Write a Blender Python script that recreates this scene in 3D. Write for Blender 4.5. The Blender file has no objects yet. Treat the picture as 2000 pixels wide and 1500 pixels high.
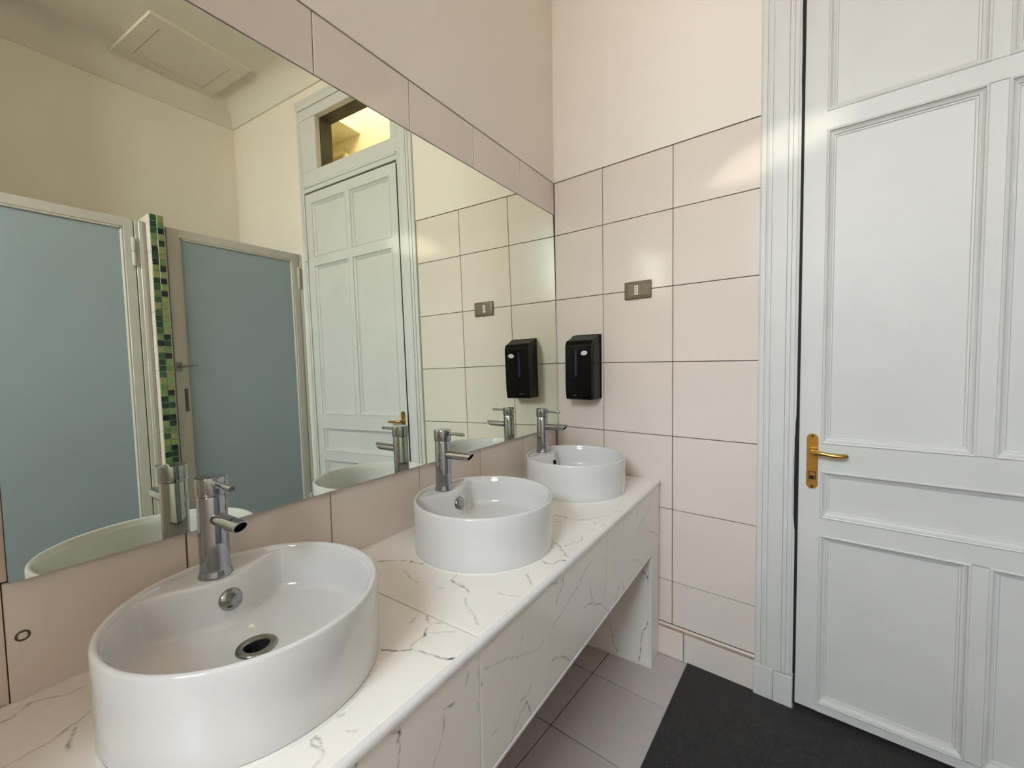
import bpy, bmesh, math, random
import numpy as np
from mathutils import Vector, Matrix

random.seed(7)
C = bpy.context.scene.collection
SC = bpy.context.scene

# ------------------------------------------------------------------ camera
CAM = (1.0633, -1.9998, 1.3590)
R_ = Vector((0.8296, 0.5581, -0.0172)).normalized()
F_ = Vector((-0.5582, 0.8282, -0.0508)).normalized()
U_ = R_.cross(F_).normalized()
R_ = F_.cross(U_).normalized()
cam = bpy.data.cameras.new('camera')
cam.sensor_fit = 'HORIZONTAL'; cam.sensor_width = 36.0
cam.lens = 36.0 * 824.34 / 2000.0
cam.clip_start = 0.02
cam_o = bpy.data.objects.new('camera', cam); C.objects.link(cam_o)
cam_o.matrix_world = Matrix(((R_.x, U_.x, -F_.x, CAM[0]), (R_.y, U_.y, -F_.y, CAM[1]),
                             (R_.z, U_.z, -F_.z, CAM[2]), (0, 0, 0, 1)))
SC.camera = cam_o

# ------------------------------------------------------------------ world, light, exposure
w = bpy.data.worlds.new('sky'); SC.world = w; w.use_nodes = True
w.node_tree.nodes['Background'].inputs[0].default_value = (0.75, 0.86, 1.0, 1)
w.node_tree.nodes['Background'].inputs[1].default_value = 0.6
SC.view_settings.view_transform = 'Standard'
SC.view_settings.look = 'None'
SC.view_settings.gamma = 1.0
SC.view_settings.use_curve_mapping = False
SC.view_settings.exposure = 0.46
SC.cycles.max_bounces = 14
SC.cycles.diffuse_bounces = 7
SC.cycles.glossy_bounces = 8
SC.cycles.sample_clamp_indirect = 6.0

def area(name, loc, target, sx, sy, power, color, spread=180):
    l = bpy.data.lights.new(name, 'AREA'); l.shape = 'RECTANGLE'; l.size = sx; l.size_y = sy
    l.energy = power; l.color = color; l.spread = math.radians(spread)
    o = bpy.data.objects.new(name, l); C.objects.link(o); o.location = loc
    o.rotation_euler = (Vector(target) - Vector(loc)).to_track_quat('-Z', 'Y').to_euler()
    return o
# daylight outside the rear window: open sky above, sunlit facade below
area('sky_light', (1.4, -6.2, 5.3), (1.4, -4.2, 5.3), 5.0, 4.4, 2450, (0.755, 0.87, 1.0))
area('facade_light', (1.4, -6.2, 1.55), (1.4, -4.2, 1.55), 5.0, 3.1, 1000, (1.0, 0.90, 0.81))

# spot added outside the window to throw a bright patch on the end wall
gl = bpy.data.lights.new('wall_patch_spot', 'SPOT'); gl.energy = 470; gl.color = (1.0, 0.93, 0.80); gl.spot_size = math.radians(5.2); gl.spot_blend = 0.75; gl.shadow_soft_size = 0.03
go = bpy.data.objects.new('wall_patch_spot', gl); C.objects.link(go); go.location = (1.55, -6.1, 3.25)
go.rotation_euler = (Vector((0.985, -0.09, 2.14)) - go.location).to_track_quat('-Z', 'Y').to_euler(); go.rotation_euler.rotate_axis('Z', math.radians(14))
go.scale = (1.0, 0.3, 1.0)

# ------------------------------------------------------------------ helpers
def lin(c):
    return tuple(((x / 255) / 12.92 if x / 255 <= 0.04045 else ((x / 255 + 0.055) / 1.055) ** 2.4) for x in c)

def mat(name, rgb, rough=0.5, metal=0.0, spec=0.5, var=0.06, vscale=3.0, bump=0.0, bscale=60.0, coat=0.0, speck=None):
    m = bpy.data.materials.new(name); m.use_nodes = True
    nt = m.node_tree; b = nt.nodes['Principled BSDF']
    b.inputs['Roughness'].default_value = rough; b.inputs['Metallic'].default_value = metal
    b.inputs['Specular IOR Level'].default_value = spec
    if coat:
        b.inputs['Coat Weight'].default_value = coat; b.inputs['Coat Roughness'].default_value = 0.08
    c = lin(rgb)
    tc = nt.nodes.new('ShaderNodeTexCoord')
    n = nt.nodes.new('ShaderNodeTexNoise'); n.inputs['Scale'].default_value = vscale; n.inputs['Detail'].default_value = 4
    nt.links.new(tc.outputs['Object'], n.inputs['Vector'])
    r = nt.nodes.new('ShaderNodeValToRGB')
    r.color_ramp.elements[0].position = 0.3; r.color_ramp.elements[1].position = 0.7
    r.color_ramp.elements[0].color = (*[x * (1 - var) for x in c], 1)
    r.color_ramp.elements[1].color = (*[min(1, x * (1 + var)) for x in c], 1)
    nt.links.new(n.outputs['Fac'], r.inputs['Fac'])
    out = r.outputs['Color']
    if speck:                                  # small stains with a shape of their own
        n2 = nt.nodes.new('ShaderNodeTexNoise'); n2.inputs['Scale'].default_value = speck[0]; n2.inputs['Detail'].default_value = 2
        nt.links.new(tc.outputs['Object'], n2.inputs['Vector'])
        r2 = nt.nodes.new('ShaderNodeValToRGB')
        r2.color_ramp.elements[0].position = speck[1]; r2.color_ramp.elements[1].position = speck[1] + 0.03
        r2.color_ramp.elements[0].color = (0, 0, 0, 1); r2.color_ramp.elements[1].color = (speck[2],) * 3 + (1,)
        nt.links.new(n2.outputs['Fac'], r2.inputs['Fac'])
        mx = nt.nodes.new('ShaderNodeMix'); mx.data_type = 'RGBA'
        nt.links.new(r2.outputs['Color'], mx.inputs['Factor'])
        nt.links.new(out, mx.inputs[6]); mx.inputs[7].default_value = (*lin(speck[3]), 1)
        out = mx.outputs[2]
    nt.links.new(out, b.inputs['Base Color'])
    if bump:
        n3 = nt.nodes.new('ShaderNodeTexNoise'); n3.inputs['Scale'].default_value = bscale; n3.inputs['Detail'].default_value = 3
        nt.links.new(tc.outputs['Object'], n3.inputs['Vector'])
        bp = nt.nodes.new('ShaderNodeBump'); bp.inputs['Strength'].default_value = bump; bp.inputs['Distance'].default_value = 0.004
        nt.links.new(n3.outputs['Fac'], bp.inputs['Height']); nt.links.new(bp.outputs['Normal'], b.inputs['Normal'])
    return m

M = {}
M['tile'] = mat('cream_tile', (221, 209, 199), 0.16, var=0.035, vscale=1.5, bump=0.04, bscale=9)
M['grout'] = mat('grout', (118, 100, 84), 0.9, var=0.25, vscale=14)
M['grout_pale'] = mat('pale_grout', (140, 120, 98), 0.9, var=0.1)
M['plaster'] = mat('cream_plaster', (230, 221, 210), 0.75, var=0.02, vscale=2, bump=0.12, bscale=14)
M['ceiling'] = mat('ceiling_paint', (216, 209, 199), 0.8, var=0.02, bump=0.1, bscale=10)
M['paint'] = mat('white_gloss_paint', (208, 206, 203), 0.45, var=0.025, vscale=5, bump=0.16, bscale=26)
M['basin'] = mat('white_ceramic', (216, 214, 213), 0.06, var=0.01, coat=0.4)
M['chrome'] = mat('chrome', (168, 170, 174), 0.05, metal=1.0, var=0.01)
M['steel'] = mat('brushed_steel', (140, 138, 132), 0.28, metal=1.0, var=0.08, vscale=40)
M['brass'] = mat('polished_brass', (204, 164, 84), 0.26, metal=1.0, var=0.12, vscale=30)
M['black'] = mat('black_plastic', (3, 3, 4), 0.06, spec=0.2, var=0.1)
M['black_side'] = mat('black_satin_plastic', (18, 12, 11), 0.25, spec=0.3, var=0.1)
M['smoke'] = mat('violet_tinted_window', (36, 32, 66), 0.08, var=0.1)
M['badge'] = mat('white_print', (226, 228, 232), 0.4, var=0.02)
M['ink'] = mat('grey_print', (120, 120, 124), 0.5, var=0.05)
M['dark'] = mat('dark_void', (14, 11, 10), 0.8, var=0.1)
M['rubber'] = mat('dark_gap', (26, 20, 24), 0.8, var=0.1)  # near-black for shade in the door gap and for its chipped edge
M['socket'] = mat('bronze_plastic', (112, 96, 72), 0.35, var=0.05, vscale=12)
M['white_plastic'] = mat('white_plastic', (222, 214, 200), 0.4, var=0.02)
M['joint'] = mat('light_brown_joint', (212, 196, 184), 0.9, var=0.1)
M['cap'] = mat('dull_chrome', (158, 158, 154), 0.16, metal=1.0, var=0.12, vscale=30)
M['floor_tile'] = mat('floor_tile', (194, 184, 181), 0.32, var=0.04, vscale=2.5, bump=0.05, bscale=20, speck=(28, 0.73, 0.5, (110, 90, 80)))
M['floor_grout'] = mat('dark_floor_grout', (40, 28, 26), 0.9, var=0.2)
M['skirting_top'] = mat('brown_stained_edge', (158, 138, 122), 0.7, var=0.2, vscale=20)
M['edge_trim'] = mat('white_edge_trim', (226, 222, 222), 0.3, var=0.02)
M['sealant'] = mat('white_sealant', (230, 226, 220), 0.5, var=0.05)
M['alu'] = mat('pale_painted_metal', (188, 182, 173), 0.32, var=0.03, bump=0.03, bscale=30)
M['panel'] = mat('blue_grey_panel', (146, 158, 164), 0.38, var=0.03, vscale=1.5)
M['dark_brown'] = mat('dark_grey_brown', (78, 74, 64), 0.6, var=0.2, vscale=9)
M['hall'] = mat('hall_cream_paint', (240, 232, 206), 0.8, var=0.02)
M['mirror_edge'] = mat('mirror_dark_edge', (52, 46, 40), 0.5, var=0.2, vscale=30)

m = bpy.data.materials.new('silvered_glass'); m.use_nodes = True; M['mirror'] = m
nt = m.node_tree; nt.nodes.clear()
g = nt.nodes.new('ShaderNodeBsdfGlossy'); g.inputs['Roughness'].default_value = 0.0
g.inputs['Color'].default_value = (0.89, 0.94, 0.82, 1)
o = nt.nodes.new('ShaderNodeOutputMaterial'); nt.links.new(g.outputs[0], o.inputs[0])

m = bpy.data.materials.new('clear_pane'); m.use_nodes = True; M['glass'] = m
nt = m.node_tree; nt.nodes.clear()
t = nt.nodes.new('ShaderNodeBsdfTransparent'); t.inputs[0].default_value = (0.96, 0.97, 0.95, 1)
g = nt.nodes.new('ShaderNodeBsdfGlossy'); g.inputs['Roughness'].default_value = 0.02
fz = nt.nodes.new('ShaderNodeFresnel'); fz.inputs[0].default_value = 1.35
mx = nt.nodes.new('ShaderNodeMixShader'); o = nt.nodes.new('ShaderNodeOutputMaterial')
ge = nt.nodes.new('ShaderNodeNewGeometry'); iv = nt.nodes.new('ShaderNodeMath'); iv.operation = 'SUBTRACT'; iv.inputs[0].default_value = 1.0
nt.links.new(ge.outputs['Backfacing'], iv.inputs[1]); ml = nt.nodes.new('ShaderNodeMath'); ml.operation = 'MULTIPLY'
nt.links.new(fz.outputs[0], ml.inputs[0]); nt.links.new(iv.outputs[0], ml.inputs[1]); nt.links.new(ml.outputs[0], mx.inputs[0]); nt.links.new(t.outputs[0], mx.inputs[1]); nt.links.new(g.outputs[0], mx.inputs[2])
nt.links.new(mx.outputs[0], o.inputs[0])

# marble: pale body, dark veins read from a per-vertex "vein" attribute that follows the stone's own pattern
m = mat('veined_marble', (242, 236, 230), 0.13, var=0.025, vscale=3.5); M['marble'] = m
nt = m.node_tree; b = nt.nodes['Principled BSDF']
at = nt.nodes.new('ShaderNodeAttribute'); at.attribute_name = 'vein'
nz = nt.nodes.new('ShaderNodeTexNoise'); nz.inputs['Scale'].default_value = 90; nz.inputs['Detail'].default_value = 3
tc = nt.nodes.new('ShaderNodeTexCoord'); nt.links.new(tc.outputs['Object'], nz.inputs['Vector'])
ma = nt.nodes.new('ShaderNodeMath'); ma.operation = 'MULTIPLY_ADD'; ma.inputs[1].default_value = 2.6; ma.inputs[2].default_value = -0.45
nt.links.new(nz.outputs['Fac'], ma.inputs[0])
mu = nt.nodes.new('ShaderNodeMath'); mu.operation = 'MULTIPLY'; mu.use_clamp = True
nt.links.new(at.outputs['Fac'], mu.inputs[0]); nt.links.new(ma.outputs[0], mu.inputs[1])
mx = nt.nodes.new('ShaderNodeMix'); mx.data_type = 'RGBA'
src = b.inputs['Base Color'].links[0].from_socket
nt.links.new(mu.outputs[0], mx.inputs['Factor']); nt.links.new(src, mx.inputs[6]); mx.inputs[7].default_value = (*lin((72, 66, 60)), 1)
nt.links.new(mx.outputs[2], b.inputs['Base Color'])

# ribbed mat
m = mat('ribbed_rubber_mat', (40, 35, 36), 0.6, var=0.1, vscale=2); M['mat'] = m
nt = m.node_tree; b = nt.nodes['Principled BSDF']
tc = nt.nodes.new('ShaderNodeTexCoord')
wv = nt.nodes.new('ShaderNodeTexWave'); wv.bands_direction = 'Y'; wv.inputs['Scale'].default_value = 55
w2 = nt.nodes.new('ShaderNodeTexWave'); w2.bands_direction = 'X'; w2.inputs['Scale'].default_value = 55
ad = nt.nodes.new('ShaderNodeMath'); ad.operation = 'MULTIPLY_ADD'; ad.inputs[1].default_value = 0.5
nt.links.new(tc.outputs['Object'], wv.inputs['Vector']); nt.links.new(tc.outputs['Object'], w2.inputs['Vector'])
nt.links.new(w2.outputs['Fac'], ad.inputs[0]); nt.links.new(wv.outputs['Fac'], ad.inputs[2])
cr = nt.nodes.new('ShaderNodeValToRGB'); cr.color_ramp.elements[0].position = 0.35; cr.color_ramp.elements[1].position = 1.0
cr.color_ramp.elements[0].color = (*lin((20, 16, 17)), 1); cr.color_ramp.elements[1].color = (*lin((52, 45, 47)), 1)
nt.links.new(ad.outputs[0], cr.inputs['Fac']); nt.links.new(cr.outputs['Color'], b.inputs['Base Color'])
bp = nt.nodes.new('ShaderNodeBump'); bp.inputs['Strength'].default_value = 0.9; bp.inputs['Distance'].default_value = 0.003
nt.links.new(ad.outputs[0], bp.inputs['Height']); nt.links.new(bp.outputs['Normal'], b.inputs['Normal'])

GREENS = [(52, 84, 52), (30, 60, 40), (96, 124, 70), (132, 134, 84), (24, 34, 30), (112, 140, 78)]
for i, g_ in enumerate(GREENS):
    M['g%d' % i] = mat('glass_mosaic_green', g_, 0.12, var=0.1, vscale=20)

class MB:
    def __init__(s): s.bm = bmesh.new()
    def box(s, x0, x1, y0, y1, z0, z1, bev=0.0, seg=1):
        b = bmesh.new()
        bmesh.ops.create_cube(b, size=1)
        for v in b.verts:
            v.co = Vector(((x0 + x1) / 2 + v.co.x * (x1 - x0), (y0 + y1) / 2 + v.co.y * (y1 - y0), (z0 + z1) / 2 + v.co.z * (z1 - z0)))
        if bev: bmesh.ops.bevel(b, geom=b.edges[:], offset=bev, segments=seg, affect='EDGES', profile=0.5)
        s._add(b); return s
    def _add(s, b):
        me = bpy.data.meshes.new('tmp'); b.to_mesh(me); b.free(); s.bm.from_mesh(me); bpy.data.meshes.remove(me)
    def lathe(s, prof, n=32, axis='Z', loc=(0, 0, 0), cap=True):
        bm = s.bm; rings = []
        for r, h in prof:
            ring = []
            for i in range(n):
                a = 2 * math.pi * i / n
                p = (r * math.cos(a), r * math.sin(a), h)
                if axis == 'X': p = (h, p[0], p[1])
                if axis == 'Y': p = (p[1], h, p[0])
                ring.append(bm.verts.new(Vector(p) + Vector(loc)))
            rings.append(ring)
        for a, c in zip(rings, rings[1:]):
            for i in range(n):
                bm.faces.new((a[i], a[(i + 1) % n], c[(i + 1) % n], c[i]))
        if cap:
            bm.faces.new(list(reversed(rings[0]))); bm.faces.new(rings[-1])
        return s
    def prism(s, pts, axis, a0, a1):
        """closed 2D outline pts extruded along axis; pts are the other two coords in xyz order"""
        bm = s.bm
        def P(p, a):
            if axis == 'X': return (a, p[0], p[1])
            if axis == 'Y': return (p[0], a, p[1])
            return (p[0], p[1], a)
        A = [bm.verts.new(P(p, a0)) for p in pts]; B = [bm.verts.new(P(p, a1)) for p in pts]
        n = len(pts)
        for i in range(n): bm.faces.new((A[i], A[(i + 1) % n], B[(i + 1) % n], B[i]))
        bm.faces.new(list(reversed(A))); bm.faces.new(B)
        return s
    def tube(s, path, rad, n=12):
        bm = s.bm; rings = []
        P = [Vector(p) for p in path]
        rad = rad if isinstance(rad, (list, tuple)) else [rad] * len(P)
        for i, p in enumerate(P):
            d = (P[min(i + 1, len(P) - 1)] - P[max(i - 1, 0)]).normalized()
            u = d.orthogonal().normalized() if i == 0 else (u - d * u.dot(d)).normalized()
            v = d.cross(u)
            r = rad[i]; ru, rv = r if isinstance(r, tuple) else (r, r)
            rings.append([bm.verts.new(p + u * ru * math.cos(2 * math.pi * k / n) + v * rv * math.sin(2 * math.pi * k / n)) for k in range(n)])
        for a, c in zip(rings, rings[1:]):
            for k in range(n): bm.faces.new((a[k], a[(k + 1) % n], c[(k + 1) % n], c[k]))
        bm.faces.new(list(reversed(rings[0]))); bm.faces.new(rings[-1])
        return s
    def ring_profile(s, x0, x1, z0, z1, prof):
        """mitred moulding round a rectangle in the XZ plane; prof = (inset, y) from the outer edge inwards"""
        bm = s.bm; loops = []
        for d, y in prof:
            loops.append([bm.verts.new((x, y, z)) for x, z in ((x0 + d, z0 + d), (x1 - d, z0 + d), (x1 - d, z1 - d), (x0 + d, z1 - d))])
        for a, c in zip(loops, loops[1:]):
            for i in range(4): bm.faces.new((a[i], a[(i + 1) % 4], c[(i + 1) % 4], c[i]))
        return s
    def mesh(s, name, mt, smooth=None):
        bmesh.ops.recalc_face_normals(s.bm, faces=s.bm.faces[:])
        me = bpy.data.meshes.new(name); s.bm.to_mesh(me); s.bm.free()
        me.materials.append(mt)
        if smooth is not None:
            me.shade_smooth(); me.set_sharp_from_angle(angle=math.radians(smooth))
        return me
    def obj(s, name, mt, parent=None, smooth=None):
        return link(name, s.mesh(name, mt, smooth), parent)

def link(name, me, parent=None, loc=None):
    o = bpy.data.objects.new(name, me); C.objects.link(o)
    if parent: o.parent = parent
    if loc: o.location = loc
    return o
def tag(o, label=None, cat=None, group=None, kind=None):
    if label: o['label'] = label
    if cat: o['category'] = cat
    if group: o['group'] = group
    if kind: o['kind'] = kind
    return o
def empty(name, loc=(0, 0, 0), rz=0.0):
    o = bpy.data.objects.new(name, None); C.objects.link(o); o.location = loc; o.rotation_euler = (0, 0, rz)
    o.empty_display_size = 0.05
    return o
_tc = {}
def piece(name, parent, x0, x1, y0, y1, z0, z1, mt, bev=0.0015):
    """one bevelled tile, mesh shared between pieces of one size"""
    k = (name, round(x1 - x0, 4), round(y1 - y0, 4), round(z1 - z0, 4), mt.name)
    if k not in _tc:
        a, b_, c = (x1 - x0) / 2, (y1 - y0) / 2, (z1 - z0) / 2
        _tc[k] = MB().box(-a, a, -b_, b_, -c, c, bev).mesh(name, mt)
    return link(name, _tc[k], parent, ((x0 + x1) / 2, (y0 + y1) / 2, (z0 + z1) / 2))

BETA = math.atan(-0.08003)
TH = 1 / 3
GAP = 0.0016            # half a wall joint
ZTOP = 2.2867
ROWS = [ZTOP, 2.0168, 1.6835, 1.3502, 1.0168, 0.6835, 0.3502, 0.150]
LEFT_J = [0.0] + [0.3287 + TH * k for k in range(5)] + [1.9135]
YEND = -4.2

# ------------------------------------------------------------------ structure
# left wall: masonry + plaster + tiles
wl = tag(MB().box(-0.12, -0.010, YEND, 0.0, 0, 3.7).obj('wall_left', M['grout']), 'cream tiled and plastered wall behind the mirror', kind='structure')
MB().box(-0.010, 0.0005, YEND, 0.0, ZTOP + 0.003, 3.62).obj('plaster', M['plaster'], wl)
MB().box(-0.010, 0.0, YEND, -1.926, 0.0, ZTOP).obj('painted_panel', M['edge_trim'], wl)
MB().box(-0.010, -0.003, -1.926, -1.9058, 1.0162, 2.1215).obj('pale_joint', M['joint'], wl)
MB().box(-0.010, -0.002, -1.926, -1.9135, 0.0, ZTOP).obj('pale_joint', M['joint'], wl)
def left_tiles(z0, z1):
    for a, b_ in zip(LEFT_J, LEFT_J[1:]):
        piece('tile', wl, -0.009, 0.0, -b_ + GAP, -a - GAP, z0 + GAP, z1 - GAP, M['tile'])
left_tiles(2.1235, ZTOP)
for za, zb in ((0.6835, 1.0150), (0.3502, 0.6835), (0.0, 0.3502)):
    left_tiles(za, zb)
piece('plug', wl, -0.002, 0.004, -1.9000, -1.8880, 0.913, 0.925, M['tile'], 0.003)
MB().lathe([(0.0078, 0), (0.0092, 0.0008), (0.0084, 0.0014)], 20, 'X', (0.0002, -1.894, 0.919)).obj('plug_ring', M['dark_brown'], wl, 40)

# back wall (the one with the door), in its own frame: x along the wall, -y into the room
wb = empty('wall_back', (0, 0, 0), BETA); tag(wb, 'tiled end wall with socket, dispenser and door', kind='structure')
bk = MB().box(-0.2, 1.0, 0.010, 0.14, 0, 3.7)
bk.box(2.06, 3.3, 0.010, 0.14, 0, 3.7).box(1.0, 2.06, 0.010, 0.14, 3.28, 3.7)
bk.obj('masonry', M['grout'], wb)
MB().box(-0.05, 0.943, -0.0005, 0.010, ZTOP + 0.003, 3.62).obj('plaster', M['plaster'], wb)
MB().box(2.075, 3.2, -0.0005, 0.010, 0.0, 3.62).obj('plaster', M['plaster'], wb)
MB().box(0.943, 2.075, -0.0005, 0.010, 3.30, 3.62).obj('plaster', M['plaster'], wb)
UJ = [0.003, 0.2760, 0.6104, 0.9440]
for i, (a, b_) in enumerate(zip(UJ, UJ[1:])):
    for z1, z0 in zip(ROWS, ROWS[1:]):
        piece('tile', wb, a + (GAP if i else 0), b_ - GAP, 0.0, 0.009, z0 + GAP, z1 - GAP, M['tile'])
# skirting tiles with a stained top edge
bb = empty('baseboard_back', (0, 0, 0), BETA); tag(bb, 'low skirting of cream tiles with brown upper edge', kind='structure')
for a, b_ in ((0.05, 0.330), (0.330, 0.664), (0.664, 0.9425)):
    piece('tile', bb, a + GAP, b_ - GAP, -0.012, -0.001, 0.002, 0.132, M['tile'])
MB().prism([(-0.0125, 0.1322), (-0.001, 0.1322), (-0.001, 0.1425), (-0.0105, 0.1425)], 'X', 0.05, 0.9425).obj('stained_edge', M['skirting_top'], bb)
MB().prism([(-0.0095, 0.1427), (-0.001, 0.1427), (-0.001, 0.1490), (-0.0025, 0.1490), (-0.0090, 0.1450)], 'X', 0.05, 0.9425).obj('upper_edge', M['tile'], bb)

# right wall behind the stalls, rear wall with window, ceiling, floor
wr = tag(MB().box(2.91, 3.03, YEND - 0.1, 0.0, 0, 3.7).obj('wall_right', M['plaster']), 'cream plaster wall above and behind the stalls', kind='structure')
WX0, WX1, WZ0, WZ1 = 0.25, 1.57, 2.35, 3.40
fr = MB().box(-0.12, WX0, YEND - 0.15, YEND, 0, 3.7).box(WX1, 3.03, YEND - 0.15, YEND, 0, 3.7)
fr.box(WX0, WX1, YEND - 0.15, YEND, 0, WZ0).box(WX0, WX1, YEND - 0.15, YEND, WZ1, 3.7)
tag(MB().box(2.15, 2.91, YEND, -2.092, 0, 3.7).obj('wall_side', M['plaster']), 'plain plaster wall beyond the stalls', kind='structure')  # out of view, carried forward to cut light on the right wall
tag(MB().box(0.0, 0.46, -2.54, -2.42, 0, 3.7).obj('wall_light_block', M['plaster']), 'unseen plaster wall added to shade the near end of the counter', kind='structure')  # added out of view to keep window light off the near counter
tag(fr.obj('wall_front', M['plaster']), 'plaster wall with the daylight window', kind='structure')
wn = empty('window_2', ((WX0 + WX1) / 2, YEND - 0.06, WZ0)); tag(wn, 'two-leaf white casement window', kind='structure')
hw = (WX1 - WX0) / 2; wh = WZ1 - WZ0
f = MB().box(-hw, -hw + 0.05, -0.03, 0.03, 0, wh, 0.004).box(hw - 0.05, hw, -0.03, 0.03, 0, wh, 0.004)
f.box(-0.05, 0.05, -0.035, 0.035, 0, wh, 0.004).box(-hw, hw, -0.03, 0.03, 0, 0.06, 0.004).box(-hw, hw, -0.03, 0.03, wh - 0.06, wh, 0.004)
f.obj('window_frame', M['paint'], wn)
for x0, x1 in ((-hw + 0.05, -0.05), (0.05, hw - 0.05)):
    MB().box(x0, x1, -0.003, 0.003, 0.06, wh - 0.06).obj('pane', M['glass'], wn)

cl = tag(MB().box(-0.12, 3.03, YEND - 0.1, 0.2, 3.62, 3.75).obj('ceiling', M['ceiling']), 'cream plaster ceiling', kind='structure')
def cove_profile(n=10, r=0.15, base=3.47):
    p = [(0.0, base - 0.020), (0.012, base - 0.018), (0.014, base)]
    for i in range(n + 1):
        a = math.pi / 2 * i / n
        p.append((0.012 + r * (1 - math.cos(a)), base + r * math.sin(a)))
    p += [(0.012 + r, 3.63), (0.0, 3.63)]
    return p
cv = cove_profile()
tag(MB().prism([(2.91 - a, z) for a, z in cv], 'Y', YEND, -0.02).obj('trim_2', M['ceiling'], None, 30), 'coved cornice along the right wall', kind='structure')
tag(MB().prism([(a, z) for a, z in cv], 'Y', YEND, -0.01).obj('trim_3', M['ceiling'], None, 30), 'coved cornice along the mirror wall', kind='structure')
o = MB().prism([(-a, z) for a, z in cv], 'X', 0.0, 2.93).obj('trim_4', M['ceiling'], None, 30); o.rotation_euler = (0, 0, BETA)
tag(o, 'coved cornice over the door wall', kind='structure')
o = MB().prism([(YEND + a, z) for a, z in cv], 'X', 0.0, 2.91).obj('trim_5', M['ceiling'], None, 30); tag(o, 'coved cornice over the window wall', kind='structure')

fl = tag(MB().box(-0.12, 3.03, YEND - 0.1, 0.2, -0.12, -0.004).obj('floor', M['floor_grout']), 'pale grey square tiled floor', kind='structure')
fo = Matrix.Rotation(BETA, 4, 'Z')
for i in range(-2, 10):
    for j in range(0, 17):
        u0 = 0.370 + TH * (i - 2); n0 = -0.0203 + TH * (j)
        c = fo @ Vector((u0 + TH / 2, -(n0 + TH / 2), 0))
        if not (0.05 < c.x < 2.95 and YEND + 0.02 < c.y < 0.02): continue
        o = piece('tile', fl, -TH / 2 + 0.0021, TH / 2 - 0.0021, -TH / 2 + 0.0021, TH / 2 - 0.0021, -0.008, 0.0, M['floor_tile'], 0.001)
        o.location = (c.x, c.y, -0.004); o.rotation_euler = (0, 0, BETA)
for u0, u1 in ((0.0, 0.0365), ):
    pass

# ------------------------------------------------------------------ door with architrave and transom
dr = empty('door_1', (0, 0, 0), BETA); tag(dr, 'old white panelled door with brass lever and moulded frame', kind='structure')
def arch(x0, sgn):
    P = [(0.0, -0.010), (0.0, -0.014), (0.006, -0.017), (0.0205, -0.017), (0.0215, -0.0145), (0.0225, -0.021), (0.031, -0.023), (0.040, -0.021), (0.041, -0.0165),
         (0.0435, -0.0165), (0.0445, -0.022), (0.090, -0.022), (0.0912, -0.0175), (0.0925, -0.020), (0.104, -0.0185), (0.105, -0.0145), (0.107, -0.0165), (0.119, -0.0145), (0.120, -0.011), (0.1225, -0.0125), (0.130, -0.0105)]
    P = [(0.0, 0.011)] + P + [(0.130, 0.011)]
    return [(x0 + sgn * a, y) for a, y in P]
MB().prism(arch(0.943, 1), 'Z', 0.130, 3.31).obj('architrave', M['paint'], dr)
MB().prism([(x0, y) for x0, y in [(2.016, 0.011), (2.016, -0.010), (2.026, -0.012), (2.028, -0.018), (2.046, -0.020), (2.056, -0.012), (2.056, 0.011)]], 'Z', 0.0, 3.31).obj('architrave', M['paint'], dr)
piece('plinth_block', dr, 0.941, 1.0075, -0.026, 0.011, 0.0, 0.130, M['paint'], 0.002)
piece('plinth_block', dr, 1.0085, 1.0725, -0.025, 0.011, 0.0, 0.126, M['paint'], 0.002)
# jamb, light block behind the leaf, transom bar, head
jm = MB().box(1.055, 1.072, 0.011, 0.135, 0, 3.28).box(2.018, 2.06, 0.011, 0.135, 0, 3.28)
jm.box(1.0, 1.056, 0.011, 0.135, 0, 3.28)
jm.obj('jamb', M['paint'], dr)
MB().box(1.05, 2.04, 0.036, 0.060, 0.0, 2.72).obj('gap_light_block', M['rubber'], dr)  # dark sheet added behind the leaf to stop hall light at the gap
tb = MB().box(1.072, 2.02, -0.008, 0.036, 2.705, 2.853, 0.003)
tb.prism([(-0.008, 2.735), (-0.016, 2.738), (-0.019, 2.748), (-0.015, 2.756), (-0.008, 2.760)], 'X', 1.072, 2.02)
tb.obj('transom_bar', M['paint'], dr)
hd = MB().box(1.072, 2.03, -0.010, 0.036, 3.235, 3.312, 0.003).box(1.072, 1.122, -0.008, 0.036, 2.853, 3.235, 0.003).box(1.855, 2.02, -0.008, 0.036, 2.853, 3.235, 0.003)
hd.obj('head_rail', M['paint'], dr)
MB().prism([(0.0, 3.305), (-0.022, 3.305), (-0.026, 3.325), (-0.026, 3.336), (-0.034, 3.347), (-0.034, 3.362), (0.0, 3.362)], 'X', 0.938, 2.045).obj('cap_moulding', M['paint'], dr)
lin_ = MB().box(1.118, 1.126, 0.037, 0.134, 2.853, 3.235).box(1.850, 1.858, 0.037, 0.134, 2.853, 3.235).box(1.118, 1.858, 0.037, 0.134, 3.232, 3.242)
lin_.obj('transom_lining', M['dark_brown'], dr)  # dark grey-brown all round, with the soffit's shadow put into the colour
MB().box(1.0, 1.118, 0.062, 0.13, 2.72, 3.28).box(1.858, 2.06, 0.062, 0.13, 2.72, 3.28).box(1.118, 1.858, 0.062, 0.130, 2.72, 2.852).box(1.118, 1.858, 0.062, 0.130, 3.242, 3.285).obj('transom_surround', M['paint'], dr)
MB().box(1.126, 1.850, 0.118, 0.122, 2.853, 3.232).obj('transom_pane', M['glass'], dr)

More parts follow.
